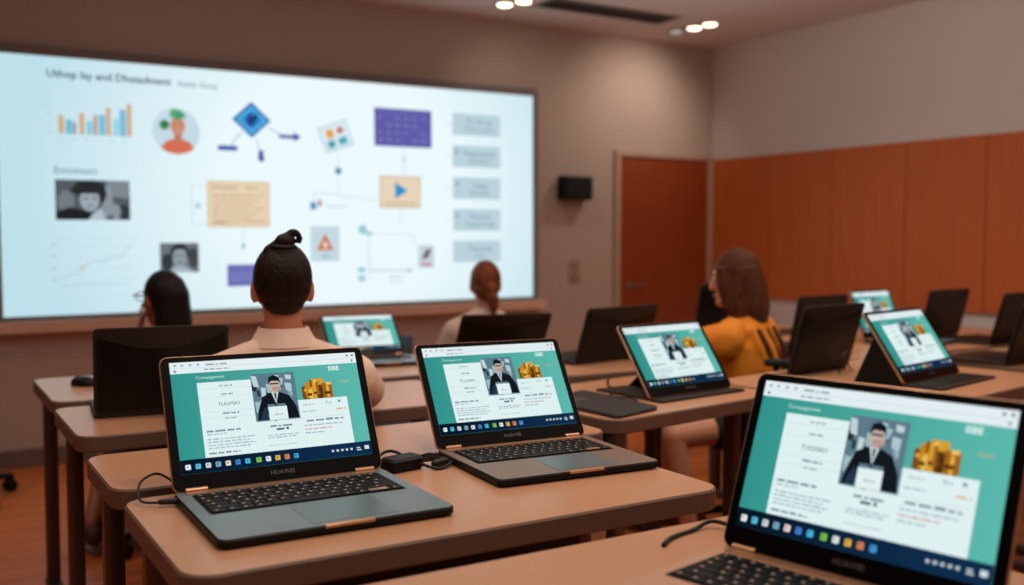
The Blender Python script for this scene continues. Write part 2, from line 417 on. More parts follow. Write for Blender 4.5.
def photo(d, x0, z0, w, h, bg, shapes):
    d.rect(x0, x0+w, z0, z0+h, bg)
    for i, (k, c, a) in enumerate(shapes):
        if k == 'p': d.poly([(x0+u*w, z0+v*h) for u, v in a], c, 2+i)
        else: d.disc(x0+a[0]*w, z0+a[1]*h, a[2]*w, c, 2+i, a[3]*h)
g = lambda v: (int(v*.93), int(v*1.0), int(v*1.06))
d = D(); d.text('Emotivect', .27, .782, .055, (84, 112, 128))
photo(d, .274, .527, .39, .222, g(92), [
    ('p', g(136), [(.72,.6),(1,.55),(1,1),(.68,1)]), ('e', g(124), (.14,.45,.11,.28)), ('p', g(36), [(0,0),(.5,0),(.45,.2),(.2,.32),(0,.2)]), ('p', g(150), [(.62,0),(.78,.2),(.74,.85),(.66,.9),(.6,.5)]),
    ('p', g(46), [(.18,.72),(.3,.97),(.5,1),(.66,.9),(.68,.6),(.6,.35),(.56,.55),(.3,.62)]), ('e', g(170), (.45,.5,.13,.28)), ('p', g(44), [(.24,.66),(.62,.66),(.66,.86),(.5,.98),(.32,.95)]),
    ('p', g(60), [(.37,.55),(.43,.57),(.43,.53),(.37,.51)]), ('p', g(60), [(.48,.57),(.54,.56),(.54,.52),(.48,.53)]), ('p', g(90), [(.41,.36),(.48,.37),(.48,.33),(.41,.33)]),
    ('p', g(190), [(.42,0),(.66,0),(.6,.3),(.52,.22)]), ('e', g(58), (.9,.2,.08,.2)), ('e', g(150), (.8,.2,.06,.2))])
d.build('monochrome_photo', surf)
d = D()
for k in range(4): d.line([(.29, .19+k*.065), (.68, .19+k*.065)], .003, (196, 216, 225)); d.rect(.245, .272, .19+k*.065, .2+k*.065, (170, 194, 206))
rnd = random.Random(4); pts = [(.29+i*.024, .21+i*.010+rnd.uniform(-.02, .02)) for i in range(17)]
d.line(pts, .005, (168, 192, 206), 2); d.disc(.40, .265, .009, (222, 178, 140), 3); d.words(.29, .64, .16, .008, faint, 1, 2); d.line([(.215, .43), (.70, .43)], .003, (196, 216, 225)); d.line([(.215, .43), (.215, .11), (.70, .11)], .003, (200, 219, 228))
d.build('line_chart', surf)
d = D()
photo(d, .822, .223, .222, .173, g(118), [('e', g(60), (.18,.35,.14,.3)), ('e', g(70), (.85,.5,.12,.35)), ('e', g(40), (.5,.66,.24,.32)), ('e', g(158), (.5,.52,.18,.34)), ('p', g(180), [(.2,0),(.34,.2),(.66,.2),(.84,0)]),
    ('p', g(52), [(.3,.66),(.35,.9),(.65,.92),(.7,.66),(.6,.78),(.4,.78)]), ('e', g(56), (.43,.56,.035,.035)), ('e', g(56), (.57,.56,.035,.035)), ('p', g(70), [(.42,.36),(.58,.36),(.55,.31),(.45,.31)])])
d.build('monochrome_portrait', surf)
d = D(); d.rect(1.21, 1.52, .132, .263, (108, 112, 180)); d.words(1.23, 1.4, .20, .012, (140, 144, 204), 2, 3); d.words(1.23, 1.36, .17, .012, (140, 144, 204), 2, 6); d.build('purple_label', surf)
d = D(); d.rect(1.734, 1.926, .274, .496, (196, 217, 226)); d.poly([(1.775, .345), (1.885, .345), (1.83, .45)], (206, 104, 52), 2); d.poly([(1.81, .362), (1.85, .362), (1.83, .41)], (244, 226, 208), 3); d.rect(1.805, 1.86, .30, .312, (150, 172, 184), 2); d.build('warning_card', surf)
d = D()
d.disc(2.085, .475, .03, (160, 202, 216)); d.rect(2.1, 2.15, .44, .46, (150, 196, 212), 2); d.line([(2.13, .45), (2.45, .44), (2.45, .37)], .005, (190, 212, 224)); d.line([(2.13, .44), (2.13, .15)], .006, (178, 206, 218))
d.line([(2.13, .21), (2.42, .205)], .007, (150, 184, 204)); d.poly([(2.41, .19), (2.41, .222), (2.435, .206)], (130, 170, 196), 2)
d.rect(2.05, 2.10, .20, .23, (150, 200, 214), 2); d.rect(2.05, 2.10, .14, .18, (160, 206, 218), 2); d.words(2.27, 2.38, .16, .012, faint, 1, 6); d.words(2.27, 2.36, .13, .012, faint, 1, 7)
d.rect(2.479, 2.598, .22, .372, (198, 214, 222)); d.poly([(2.505, .28), (2.545, .28), (2.58, .34), (2.54, .345)], (110, 84, 96), 2); d.rect(2.50, 2.58, .235, .25, (200, 104, 100), 2)
d.build('flow_diagram', surf)

# ------------------------------------------------------------------ tables
TT = .76
def table(x, y, L, W, rot, label, panel=False, group='training tables set out in rows'):
    t = empty('training_table', label, 'table', (x, y, 0), R(rot), group)
    mb = MB(); mb.rbox(0, L, 0, W, TT-.043, TT, .055, .004, 1, 1, 0, seg=7); mb.build('tabletop', [lam, edge], t)
    yc = W-.075
    for sx in (.05, L-.05):
        mb = MB(); mb.rbox(sx-.022, sx+.022, yc-.03, yc+.03, .035, TT-.043, .014, 0, 0); lg = mb.build('leg', legm, t)
        mb = MB(); mb.rbox(sx-.024, sx+.024, .04, W-.01, .012, .04, .02, .005)
        ft = mb.build('foot', legm, t)
        for yy in (.06, W-.03):
            mb = MB(); mb.cyl((sx, yy), .02, 0, .014, 16); mb.build('glide', footm, ft)
    mb = MB(); mb.box(.07, L-.07, yc-.014, yc+.014, TT-.10, TT-.043); mb.build('beam', blk, t)
    if panel:
        mb = MB(); mb.box(.08, L-.08, yc-.03, yc-.016, TT-.64, TT-.05); mb.build('shade_panel', blk, t)  # added black sheet standing in for the shade under the table
    return t
table(.45, .66, 1.0, .69, 0, 'nearest tan table at the bottom of the photo, holding the large blurred open laptop')
table(.345, 1.50, 1.085, .53, 0, 'tan table holding the two big open laptops in front', True)
table(.345, 2.10, 1.24, .385, 0, 'bare pale tan table directly behind the one with the two big laptops')
table(.365, 2.72, 1.22, .515, 0, 'tan table at left holding the dark laptop nearest the seated man')
table(.38, 3.343, 1.66, .60, 0, 'far left tan table holding the small open laptop by the man\'s shoulder')
r1 = table(1.685, 2.215, .80, .60, 9, 'tan table holding the black folder and the open tablet on a slim stand')
table(2.58, 1.895, 1.12, .79, 10, 'tan table holding the open tablet with dark fold-out triangle stand', True)
table(2.08, 3.04, .68, .60, 0, 'tan table behind the black folder with a dark laptop seen from behind', True)
table(3.76, 2.12, 1.3, .66, 3, 'tan table at the right edge holding the nearer dark laptop')
table(3.34, 2.86, 1.95, .86, 0, 'long tan table at right below the wood panelling, holding several laptops')
table(3.45, 4.06, .95, .55, 0, 'farthest table at right, behind the woman in orange')
# front post of the folder table
mb = MB(); mb.rbox(.012, .055, .006, .05, 0.012, TT-.043, .01); mb.build('leg', legm, r1)

# ------------------------------------------------------------------ what the laptops show
def display(W, H, name='display'):
    d = Draw(); d.step = .00035
    X = lambda u: -W/2+u*W
    Z = lambda v: H*(1-v)
    def r(u0, u1, v0, v1, c, L=1, rd=0): d.rect(X(u0), X(u1), Z(v1), Z(v0), c, L, rd)
    tealm = EMG('page_teal', (48, 146, 138), (92, 184, 172), 'X', -.5*W, .5*W)
    whitem = EM((222, 240, 240))
    r(0, 1, 0, 1, tealm, 0)
    r(0, 1, 0, .105, EM((226, 238, 241)), 1); r(0, 1, .055, .058, EM((196, 212, 216)), 2)
    for k, u in enumerate((.02, .055, .095, .135)): r(u, u+.014, .022, .04, EM((160, 176, 182)), 2, .001)
    d.words(X(.18), X(.29), Z(.042), .0035, EM((150, 166, 172)), 2, 2); d.words(X(.17), X(.30), Z(.085), .0035, EM((160, 176, 182)), 2, 3); d.disc(X(.025), Z(.083), .0025, EM((110, 126, 134)), 2)
    for u in (.945, .975): r(u, u+.012, .02, .038, EM((96, 112, 120)), 2)
    r(.97, .978, .07, .09, EM((96, 112, 120)), 2)
    d.text('Cumayagement', X(.125), Z(.165), .0088, EM((206, 234, 230)), 2)
    d.text('ISBE', X(.83), Z(.165), .0135, EM((232, 246, 244)), 2, bold=.0003)
    d.text('Cayrtd', X(.885), Z(.29), .0075, EM((214, 176, 84)), 2)
    # page panels
    r(.125, .42, .20, .875, whitem, 2); r(.42, .91, .43, .875, whitem, 2)
    for v in (.26, .34, .47, .53): r(.14, .40, v, v+.004, EM((206, 222, 226)), 3)
    d.words(X(.235), X(.31), Z(.245), .003, EM((140, 160, 168)), 3, 4); d.words(X(.24), X(.30), Z(.325), .003, EM((140, 160, 168)), 3, 5)
    d.text('TUOMAY', X(.275), Z(.425), .0105, EM((64, 78, 84)), 3, 'CENTER'); d.words(X(.235), X(.32), Z(.50), .0032, EM((120, 138, 146)), 3, 6); d.words(X(.245), X(.31), Z(.545), .003, EM((150, 168, 174)), 3, 7)
    gk = EM((128, 146, 154)); gl = EM((170, 188, 194))
    d.words(X(.145), X(.33), Z(.655), .0042, gk, 3, 11); d.words(X(.145), X(.24), Z(.68), .003, gl, 3, 12)
    for k in range(4): d.words(X(.145), X(.385-.03*(k % 2)), Z(.725+k*.026), .003, gl, 3, 13+k)
    d.words(X(.145), X(.30), Z(.85), .0036, gk, 3, 19)
    # photograph of a man in a dark suit
    px0, px1, pv0, pv1 = .40, .635, .155, .60
    def q(a, b): return (X(px0+(px1-px0)*a), Z(pv0+(pv1-pv0)*b))
    def pp(pts, c, L): d.poly([q(*p) for p in pts], EM(c), L)
    pp([(0,0),(1,0),(1,1),(0,1)], (92, 122, 136), 4)
    rq = random.Random(12)
    shades = [(52,68,78),(160,188,196),(34,46,54),(190,210,214),(84,116,134),(120,150,162),(40,56,66),(176,200,206)]
    for i in range(26):
        a, b = rq.uniform(0, .86), rq.uniform(0, .8); w_, h_ = rq.uniform(.06, .16), rq.uniform(.1, .26); sk = rq.uniform(-.06, .06)
        pp([(a, b), (min(1, a+w_), b+.02), (max(0, min(1, a+w_*.8+sk)), b+h_), (max(0, a+sk*.6), b+h_*.9)], shades[i % 8], 5 if i % 2 else 4.6)
    pp([(.08,.78),(.2,.5),(.38,.42),(.62,.42),(.82,.5),(.95,.74),(.98,.98),(.72,.98),(.7,.66),(.3,.66),(.25,.98),(.04,.98)], (20, 24, 32), 6)
    pp([(.42,.42),(.5,.66),(.58,.42)], (200, 216, 220), 7); pp([(.475,.45),(.5,.62),(.53,.45),(.5,.42)], (50, 62, 80), 8)
    pp([(.4,.16),(.62,.16),(.64,.3),(.58,.4),(.51,.44),(.44,.4),(.39,.3)], (196, 174, 164), 8)
    pp([(.37,.24),(.4,.09),(.52,.05),(.63,.1),(.66,.25),(.61,.18),(.45,.17)], (22, 24, 28), 9)
    pp([(.41,.22),(.61,.22),(.61,.25),(.41,.25)], (52, 50, 54), 9)
    pp([(.44,.31),(.6,.3),(.66,.36),(.58,.41),(.46,.38)], (178, 150, 138), 10)
    pp([(.14,.86),(.24,.7),(.3,.98),(.1,.98)], (34, 54, 74), 7)
    pp([(.3,.72),(.72,.72),(.72,1.0),(.3,1.0)], (224, 240, 240), 11)
    d.words(X(.50), X(.545), Z(.555), .003, gl, 13, 25)
    # golden blocks
    for i, (u0, u1, v0, v1, c) in enumerate([(.665,.72,.30,.43,(120,74,20)),(.685,.745,.265,.42,(196,132,34)),(.72,.79,.235,.43,(214,156,48)),(.775,.835,.285,.43,(160,100,30)),(.745,.78,.30,.43,(96,58,20)),(.70,.72,.33,.43,(232,186,84)),(.80,.815,.31,.43,(226,170,66)),(.735,.755,.25,.29,(240,200,110)),(.675,.69,.33,.36,(226,176,76)),(.765,.775,.33,.43,(70,42,14)),(.80,.83,.29,.30,(240,196,96)),(.69,.715,.385,.395,(90,56,18)),(.725,.77,.375,.385,(110,70,22)),(.785,.82,.38,.39,(84,52,18)),(.712,.72,.25,.32,(130,86,26)),(.745,.752,.27,.40,(150,100,34))]):
        r(u0, u1, v0, v1, EM(c), 3+i, .004)
    # right column
    d.words(X(.66), X(.72), Z(.485), .003, gl, 3, 30); d.text('PLn', X(.785), Z(.485), .009, EM((96, 150, 160)), 3); d.words(X(.855), X(.87), Z(.48), .007, EM((110, 160, 168)), 3, 32); d.words(X(.84), X(.895), Z(.55), .004, EM((222, 178, 150)), 3, 33); d.words(X(.65), X(.73), Z(.55), .003, EM((176, 194, 200)), 3, 35)
    r(.43, .90, .60, .603, EM((196, 214, 218)), 3)
    d.words(X(.47), X(.59), Z(.66), .004, gk, 3, 40); d.words(X(.50), X(.565), Z(.692), .0055, EM((84, 100, 108)), 3, 41); d.words(X(.45), X(.62), Z(.74), .003, gl, 3, 42); d.words(X(.45), X(.60), Z(.762), .003, gl, 3, 43); d.words(X(.45), X(.60), Z(.83), .0025, EM((186, 204, 208)), 3, 44)
    d.words(X(.665), X(.87), Z(.64), .0048, gk, 3, 50); d.words(X(.65), X(.86), Z(.68), .003, gl, 3, 51); d.words(X(.65), X(.80), Z(.715), .003, EM((206, 160, 150)), 3, 52); d.words(X(.65), X(.76), Z(.75), .003, gl, 3, 53)
    # task bar
    r(0, 1, .875, 1, EMG('task_bar', (8, 20, 34), (14, 44, 74), 'X', -.5*W, .3*W), 2)
    cols = [(232,238,240),(84,190,222),(206,214,216),(120,170,190),(232,216,206),(66,128,206),(64,184,222),(120,196,64),(226,230,230),(226,176,62),(218,128,74),(70,150,214)]
    for i, c in enumerate(cols):
        u = .022+i*.049+(.008 if i > 6 else 0); r(u, u+.026, .918, .962, EM(c), 4, .0015); r(u+.006, u+.014, .93, .945, EM(tuple(int(v*.6) for v in c)), 5)
    for i in range(5): r(.775+i*.026, .788+i*.026, .925, .945, EM((196, 210, 216)), 4)
    d.words(X(.915), X(.945), Z(.935), .003, EM((196, 210, 216)), 4, 60); d.words(X(.915), X(.945), Z(.955), .003, EM((196, 210, 216)), 4, 61); r(.96, .985, .915, .95, EM((206, 220, 226)), 4)
    return d

# ------------------------------------------------------------------ laptops
LW, LH, BD = .42, .275, .335
def lid_into(parent, W, H, tilt, back=False, z=.018, logo=True):
    mb = MB(); mb.M = Matrix.Rotation(R(90), 4, 'X')
    mb.rbox(-W/2, W/2, 0, H, -.008, 0, .016, .0015, 0, 1, 0)
    lid = mb.build('lid', [blk_sh, copper if not back else blk_sh], parent, (0, 0, z), (-tilt, 0, 0))
    mb = MB(); mb.M = Matrix.Rotation(R(90), 4, 'X'); mb.rbox(-W/2+.0025, W/2-.0025, .0025, H-.0025, 0, .0015, .0145, 0, 0)
    mb.ball((0, H-.009, .0015), .002, .002, .0008, 10, 6); mb.build('bezel', bezel_m, lid)
    dW, dH = W*.915, H*.83
    d = display(dW, dH); d.build('display', lid, (0, -.0019, H*.122))
    if logo:
        d = Draw(); d.text('HUAWEI', 0, 0, .0125, P('logo_grey', (120, 116, 112), .4, .5), 1, 'CENTER'); d.build('logo', lid, (0, -.0016, H*.052))
    return lid
def laptop(label, group):
    t = empty('laptop', label, 'laptop', (0,0,0), 0, group)
    mb = MB()
    mb.rbox(-LW/2, LW/2, -BD, .008, .003, .018, .018, .003, 0, 1, 2)
    base = mb.build('base', [blk, blk, deck_m], t)
    mb = MB(); mb.rbox(-LW/2+.02, LW/2-.02, -.022, -.004, .018, .0195, .003); mb.build('hinge_strip', copper, base)
    for s in (-1, 1):
        mb = MB(); mb.M = Matrix.Translation((s*LW*.40, 0, .02)) @ Matrix.Rotation(R(90), 4, 'Y'); mb.loft([((0,0,-.02), .006, .006), ((0,0,.02), .006, .006)], 0, 16)
        mb.build('hinge', copper, t)
    # keyboard
    mb = MB(); kx0, kx1, ky0, ky1 = -LW/2+.03, LW/2-.03, -.172, -.034
    mb.rbox(kx0-.004, kx1+.004, ky0-.004, ky1+.004, .0181, .0186, .004, 0, 0)
    rows = [[1]*15, [1]*13+[2], [1.5]+[1]*12+[1.5], [1.8]+[1]*11+[2.2], [2.3]+[1]*10+[2.7], [1.2, 1, 1, 1.3, 5.5, 1.3, 1, .9, .9, .9]]
    nz = len(rows); hh = (ky1-ky0)/nz
    for i, rw in enumerate(rows):
        tot = sum(rw); x = kx0; y1 = ky1-i*hh; y0 = y1-hh
        for k, w in enumerate(rw):
            ww = (kx1-kx0)*w/tot
            a = [(x+.0012, y0+.0012), (x+ww-.0012, y0+.0012), (x+ww-.0012, y1-.0012), (x+.0012, y1-.0012)]
            mb.prism(a, .0186, .0208, 0, c=.0006)
            if w < 3:
                cx = x+ww*.38; cy = (y0+y1)/2
                mb.add([(cx-.003, cy-.001, .0210), (cx+.002, cy-.001, .0210), (cx+.002, cy+.0035, .0210), (cx-.003, cy+.0035, .0210)], [(0,1,2,3)], 1)
            x += ww
    # one copper-coloured key near the lower right
    mb.prism([(kx1-.066, ky0+.004), (kx1-.03, ky0+.004), (kx1-.03, ky0+.019), (kx1-.066, ky0+.019)], .0186, .0212, 2)
    mb.build('keyboard', [key_m, key_l, copper], base)
    mb = MB(); mb.rbox(-.05, .105, -BD+.018, -.184, .0181, .0185, .004); mb.build('touchpad', deck_d, base)
    mb = MB(); mb.rbox(-.035, .055, -BD-.001, -BD+.012, .0125, .0187, .003, .001); mb.build('front_lip', copper, base)
    lid_into(t, LW, LH, R(25))
    return t
def dark_laptop(label, group):
    t = empty('dark_laptop', label, 'laptop', (0,0,0), 0, group)
    mb = MB(); mb.rbox(-LW/2, LW/2, -.30, .008, .002, .016, .018, .003); base = mb.build('base', blk_sh, t)
    mb = MB(); mb.rbox(-LW/2+.03, LW/2-.03, -.16, -.03, .0162, .018, .004); mb.build('keyboard', key_m, base)
    mb = MB(); mb.rbox(-.06, .06, -.28, -.18, .0162, .0168, .004); mb.build('touchpad', blk_panel, base)
    lid = lid_into(t, LW, LH, R(14), True, .016, False)
    # the curved-top panel on its back
    x = LW/2-.012; n = 16
    pts = [(-x, .012), (x, .012), (x, LH-.025)] + [(x-2*x*i/n, LH-.025-.042*math.sin(math.pi*i/n)) for i in range(1, n)] + [(-x, LH-.025)]
    mb = MB(); mb.M = Matrix.Rotation(R(90), 4, 'X'); mb.prism(pts, -.0125, -.0075, 0, c=.0015); mb.build('back_panel', blk_panel, lid)
    return t
def put(o, x, y, rot, tilt, w=LW, h=LH, label=None, z=TT):
    o.location = (x, y, z); o.rotation_euler = (0, 0, R(rot)); sx = w/LW; o.scale = (sx, sx, h/LH)
    for c in o.children:
        if c.name.split('.')[0] == 'lid': c.rotation_euler = (-R(tilt), 0, 0)
    if label: o['label'] = label
    return o
G1 = 'open laptops on the tables'; G2 = 'dark laptops seen from behind'
lp = laptop('open grey laptop with copper trim, front left, its lit screen before the seated man', G1)
put(lp, .646, 1.95, -1, 25.7, .433, .277)
def redeck(o, rgb, nm):
    for c in o.children:
        if c.name.startswith('base'):
            c.data = c.data.copy(); c.data.materials[2] = P(nm, rgb, .42, .3, noise=.05, scale=150)  # warm lamp light tinted into the deck colour of this copy
    return o
put(redeck(copy_tree(lp), (140, 120, 110), 'deck_warm_lit'), 1.245, 2.035, -4, 34, .402, .279, 'open grey laptop with copper trim at the right end of the front table')
put(redeck(copy_tree(lp), (206, 164, 134), 'deck_lamplit'), 1.155, .965, -78, 21, .432, .290, 'largest blurred laptop at the lower right corner, screen tilted to the left')
put(copy_tree(lp), 1.654, 3.875, -4, 46, .335, .235, 'small distant open laptop just right of the man\'s shoulder')
put(copy_tree(lp), 4.18, 3.29, 8, 22, .36, .255, 'farthest open laptop with lit screen, half hidden behind the tablet at right')
dl = dark_laptop('dark laptop seen from behind at far left, hiding the dark-haired woman', G2)
put(dl, .625, 2.965, 174, 8, .366, .246)
for a in ((2.00, 3.42, 170, 36, .372, .255, 'dark laptop seen from behind in front of the woman with the ponytail'),
          (2.487, 3.311, 190, 16, .419, .23, 'dark laptop seen from behind, between the ponytail woman and the slim-stand tablet'),
          (3.50, 3.14, 188, 12, .38, .250, 'partly hidden dark laptop just right of the woman in orange'),
          (4.58, 3.27, 188, 12, .41, .245, 'dark laptop seen from behind, standing alone right of the two lit tablet screens'),
          (4.62, 2.90, 185, 15, .41, .25, 'dark laptop at the right edge, behind another dark one'),
          (3.96, 2.40, 185, 15, .415, .256, 'dark laptop at the right edge of the photo, nearest of the two there'),
          (3.99, 4.25, 176, 12, .40, .25, 'far dark laptop mostly hidden behind the head of the woman in orange')):
    put(copy_tree(dl), *a[:6], a[6])

def tablet(name, label, x, y, rot, tilt, W, H, kd, group, back=False, stand='flap'):
    t = empty(name, label, 'tablet', (x, y, TT), R(rot), group)
    lid = lid_into(t, W, H, R(tilt), back, .012, not back)
    mb = MB(); mb.rbox(-W/2+.005, W/2+.012, -kd, .006, .001, .009, .008, .002); kb = mb.build('keyboard_cover' if kd > .06 else 'stand_base', blk_sh, t)
    if kd > .06:
        mb = MB(); mb.rbox(-W/2+.02, W/2-.02, -kd+.03, -.02, .0095, .011, .004); mb.build('keys', key_m, kb)
    s, c = math.sin(R(tilt)), math.cos(R(tilt)); hz = H*.62
    ty, tz = s*hz, .012+c*hz; k = .9
    mb = MB()
    if stand == 'flap':
        mb.rbox(-W/2+.02, W/2-.06, .004, .27, .001, .007, .01, .001)
        mb.add([(-.03, ty+.006, tz), (.03, ty+.006, tz), (.03, ty+.012, tz), (-.03, ty+.012, tz), (-.03, .255, .006), (.03, .255, .006), (.03, .262, .006), (-.03, .262, .006)],
               [(0,1,2,3),(7,6,5,4),(0,4,5,1),(1,5,6,2),(2,6,7,3),(3,7,4,0)])
        mb.build('rear_flap', blk_sh, t)
    elif stand == 'tent':
        mb.prism([(.008, .0), (ty+.008, tz), (ty+.020, tz), (.19, .0)], -W/2+.006, W/2-.006, 0, c=0)
        mb2 = MB(); mb2.v = [(z_, x_, y_) for x_, y_, z_ in mb.v]; mb2.f = mb.f; mb2.mi = mb.mi; mb2.sm = [False]*len(mb.f)
        mb2.build('folding_stand', blk_panel, t)
    return t
tablet('tablet_computer', 'open lit tablet on a slim stand, right of the black folder', 2.175, 2.447, 7.3, 35, .400, .264, .045, 'lit tablets with stands')
tablet('tablet_computer', 'open lit tablet leaning on a dark fold-out triangle stand with flat keyboard', 3.153, 2.265, 12.3, 34, .462, .287, .125, 'lit tablets with stands', stand='tent')
tb = tablet('dark_tablet', 'large dark tablet seen from behind, left of the triangle-stand tablet', 2.971, 2.64, 190, 15.5, .419, .262, .05, None, back=True, stand=None)
for c in tb.children:
    if c.name.startswith('lid'):
        x = .419/2-.012; n = 16; H = .262
        pts = [(-x, .012), (x, .012), (x, H-.025)] + [(x-2*x*i/n, H-.025-.042*math.sin(math.pi*i/n)) for i in range(1, n)] + [(-x, H-.025)]
        mb = MB(); mb.M = Matrix.Rotation(R(90), 4, 'X'); mb.prism(pts, -.0125, -.0075, 0, c=.0015); mb.build('back_panel', blk_panel, c)

# ------------------------------------------------------------------ small things
fo = empty('document_folder', 'closed flat black folder lying over the corner of a table, behind the right front laptop', 'folder', (0, 0, TT))
mb = MB(); mb.prism([(1.690, 2.43), (1.705, 2.245), (1.722, 2.236), (1.895, 2.290), (1.91, 2.305), (1.905, 2.66), (1.893, 2.672), (1.72, 2.60)], .0015, .012, c=.003)
mb.build('cover', P('folder_leather', (34, 30, 30), .55, bump=.1, scale=180), fo)
mb = MB(); mb.box(1.735, 1.80, 2.50, 2.53, .012, .0126); mb.build('label_plate', P('folder_label', (84, 78, 76), .5), fo)

def cable(label, pts, r=.0035):
    mb = MB(); mb.tube(smooth(pts, 8), r, 8); return tag(mb.build('power_cable', rubber), label, 'cable')
z = TT+.004
c = cable('thin black power cable curling from the left side of the front left laptop', [(.44, 1.925, z+.006), (.41, 1.935, z+.005), (.375, 1.965, z+.004), (.372, 1.99, z+.02), (.39, 2.03, z+.032), (.43, 2.06, z+.03), (.47, 2.05, z-.02), (.48, 2.052, z-.15), (.47, 2.055, .3), (.50, 2.05, .05), (.6, 2.0, .006)], .0026)
mb = MB(); mb.cap((.435, 1.928, z+.006), (.402, 1.938, z+.006), .0065, .0055, 12); mb.build('plug', rubber, c)
c = cable('black cable looping from the power adapter toward the right front laptop', [(.90, 1.985, z+.006), (.885, 2.02, z+.02), (.92, 2.03, z+.03), (.955, 1.975, z+.012), (.99, 1.94, z), (1.03, 1.955, z+.004), (1.05, 1.985, z+.006)])
mb = MB(); mb.cap((.995, 1.962, z+.006), (1.025, 1.975, z+.006), .0095, .009, 12); mb.build('plug', rubber, c)
cable('second thin black cable crossing behind the power adapter', [(.80, 2.0, z+.004), (.86, 2.02, z+.024), (.90, 2.015, z+.012), (.97, 2.015, z+.012), (1.0, 2.0, z+.02), (1.03, 2.01, z+.006), (1.07, 2.0, z)])
mb = MB(); mb.rbox(-.045, .045, -.026, .026, 0, .03, .012, .006); o = mb.build('power_adapter', blk, None, (.925, 1.985, TT+.0005), (0, 0, R(12))); tag(o, 'chunky black power adapter on the table between the two front laptops', 'adapter')
cable('black cable lying on the nearest table left of the blurred laptop', [(1.17, 1.10, z), (1.225, 1.22, z), (1.21, 1.30, z+.008), (1.16, 1.30, z), (1.10, 1.285, z), (1.06, 1.26, z)], .004)
cable('thin dark wire looping behind the slim-stand tablet', [(2.08, 2.62, z+.004), (2.03, 2.70, z+.004), (2.035, 2.715, z+.03), (2.04, 2.72, z), (1.98, 2.62, z), (1.93, 2.56, z), (1.955, 2.50, z), (1.95, 2.45, z)], .003)
cable('thin wire standing in a loop beside the triangle-stand tablet', [(3.0, 2.56, z), (2.98, 2.54, z+.06), (3.04, 2.55, z+.08), (3.06, 2.57, z+.03), (3.12, 2.60, z)], .003)
cable('black cable hanging beneath the left tables toward the floor', [(.60, 2.58, .70), (.585, 2.57, .40), (.565, 2.55, .2), (.57, 2.52, .05), (.64, 2.45, .006)], .005)

cup = empty('coffee_cup', 'small white cup on the table at the man\'s right elbow', 'cup', (1.245, 2.93, TT))
mb = MB(); mb.loft([((0,0,.001), .022, .022), ((0,0,.01), .028, .028), ((0,0,.06), .036, .036), ((0,0,.062), .034, .034), ((0,0,.015), .026, .026)], 0, 24); mb.build('bowl', P('cup_glaze', (206, 210, 214), .3), cup)
mb = MB(); mb.tube(smooth([(.033, 0, .05), (.055, 0, .046), (.055, 0, .024), (.03, 0, .018)], 6), .004, 8); mb.build('handle', P('cup_glaze', (206, 210, 214), .3), cup)
ms = empty('computer_mouse', 'small black mouse on the far left table beside the dark laptop', 'mouse', (.515, 3.68, TT), R(30))
mb = MB(); mb.loft([((0,0,.001), .030, .052), ((0,0,.012), .031, .053), ((0,-.002,.024), .026, .044), ((0,-.004,.031), .014, .026)], 0, 24); mb.build('shell', blk, ms)
mb = MB(); mb.M = Matrix.Translation((0, .028, .027)) @ Matrix.Rotation(R(90), 4, 'Y'); mb.cyl((0, 0), .007, -.003, .003, 16); mb.build('scroll_wheel', legm, ms)

# ------------------------------------------------------------------ seats
def star_chair(name, label, x, y, rot, seat_z, mat, back=True, arms=False, group=None, reach=.27):
    t = empty(name, label, 'chair', (x, y, 0), R(rot), group)
    mb = MB()
    for k in range(5):
        a = R(72*k+8); ca, sa = math.cos(a), math.sin(a)
        mb.tube([(0, 0, .115), (ca*.12, sa*.12, .105), (ca*reach, sa*reach, .078)], .024, 10, 0, .016)
    mb.cyl((0, 0), .035, .07, .14, 18); bs = mb.build('star_base', blk, t)
    for k in range(5):
        a = R(72*k+8); ca, sa = math.cos(a), math.sin(a)
        mb = MB(); mb.cyl((ca*reach, sa*reach), .009, .04, .085, 10)
        for s in (-1, 1):
            M = Matrix.Translation((ca*reach-sa*.0*s, sa*reach, .032)) @ Matrix.Rotation(a, 4, 'Z') @ Matrix.Translation((-.012, s*.014, 0)) @ Matrix.Rotation(R(90), 4, 'X')
            mb.M = M; mb.loft([((0,0,-.009), .026, .026), ((0,0,-.005), .031, .031), ((0,0,.005), .031, .031), ((0,0,.009), .026, .026)], 0, 20)
        mb.build('castor', blk, bs)
    mb = MB(); mb.cyl((0, 0), .025, .12, seat_z-.06, 16); mb.build('gas_column', legm, t)
    mb = MB(); mb.rbox(-.21, .21, -.20, .20, seat_z-.06, seat_z, .09, .018, seg=7); mb.build('seat', mat, t)
    if back:
        mb = MB(); n = 9; vs = []
        pts = [(-.19+.38*i/n) for i in range(n+1)]
        out = [(x_, -.225+.9*x_*x_) for x_ in pts] + [(x_, -.26+.9*x_*x_) for x_ in pts[::-1]]
        mb.prism(out, seat_z+.12, seat_z+back, 0, c=.012); mb.build('backrest', mat, t)
        mb = MB(); mb.tube(smooth([(0, -.12, seat_z-.05), (0, -.25, seat_z-.04), (0, -.27, seat_z+.05), (0, -.255, seat_z+.2)], 5), .018, 10); mb.build('back_post', blk, t)
    if arms:
        for s in (-1, 1):
            mb = MB(); mb.tube([(s*.2, .03, seat_z-.03), (s*.265, .02, seat_z), (s*.27, 0, seat_z+.32)], .013, 10); ar = mb.build('arm', blk, t)
            mb = MB(); mb.M = Matrix.Translation((s*.27, 0, seat_z+.32)); mb.rbox(-.03, .03, -.13, .05, 0, .028, .028, .008); mb.build('arm_pad', mat, ar)
    return t
black_fab = P('black_fabric', (20, 19, 19), .8, bump=.15, scale=220)
star_chair('office_chair', 'black wheeled office chair at far left edge, only a castor leg showing', .115, 5.40, 228, .46, black_fab, .5, reach=.34)
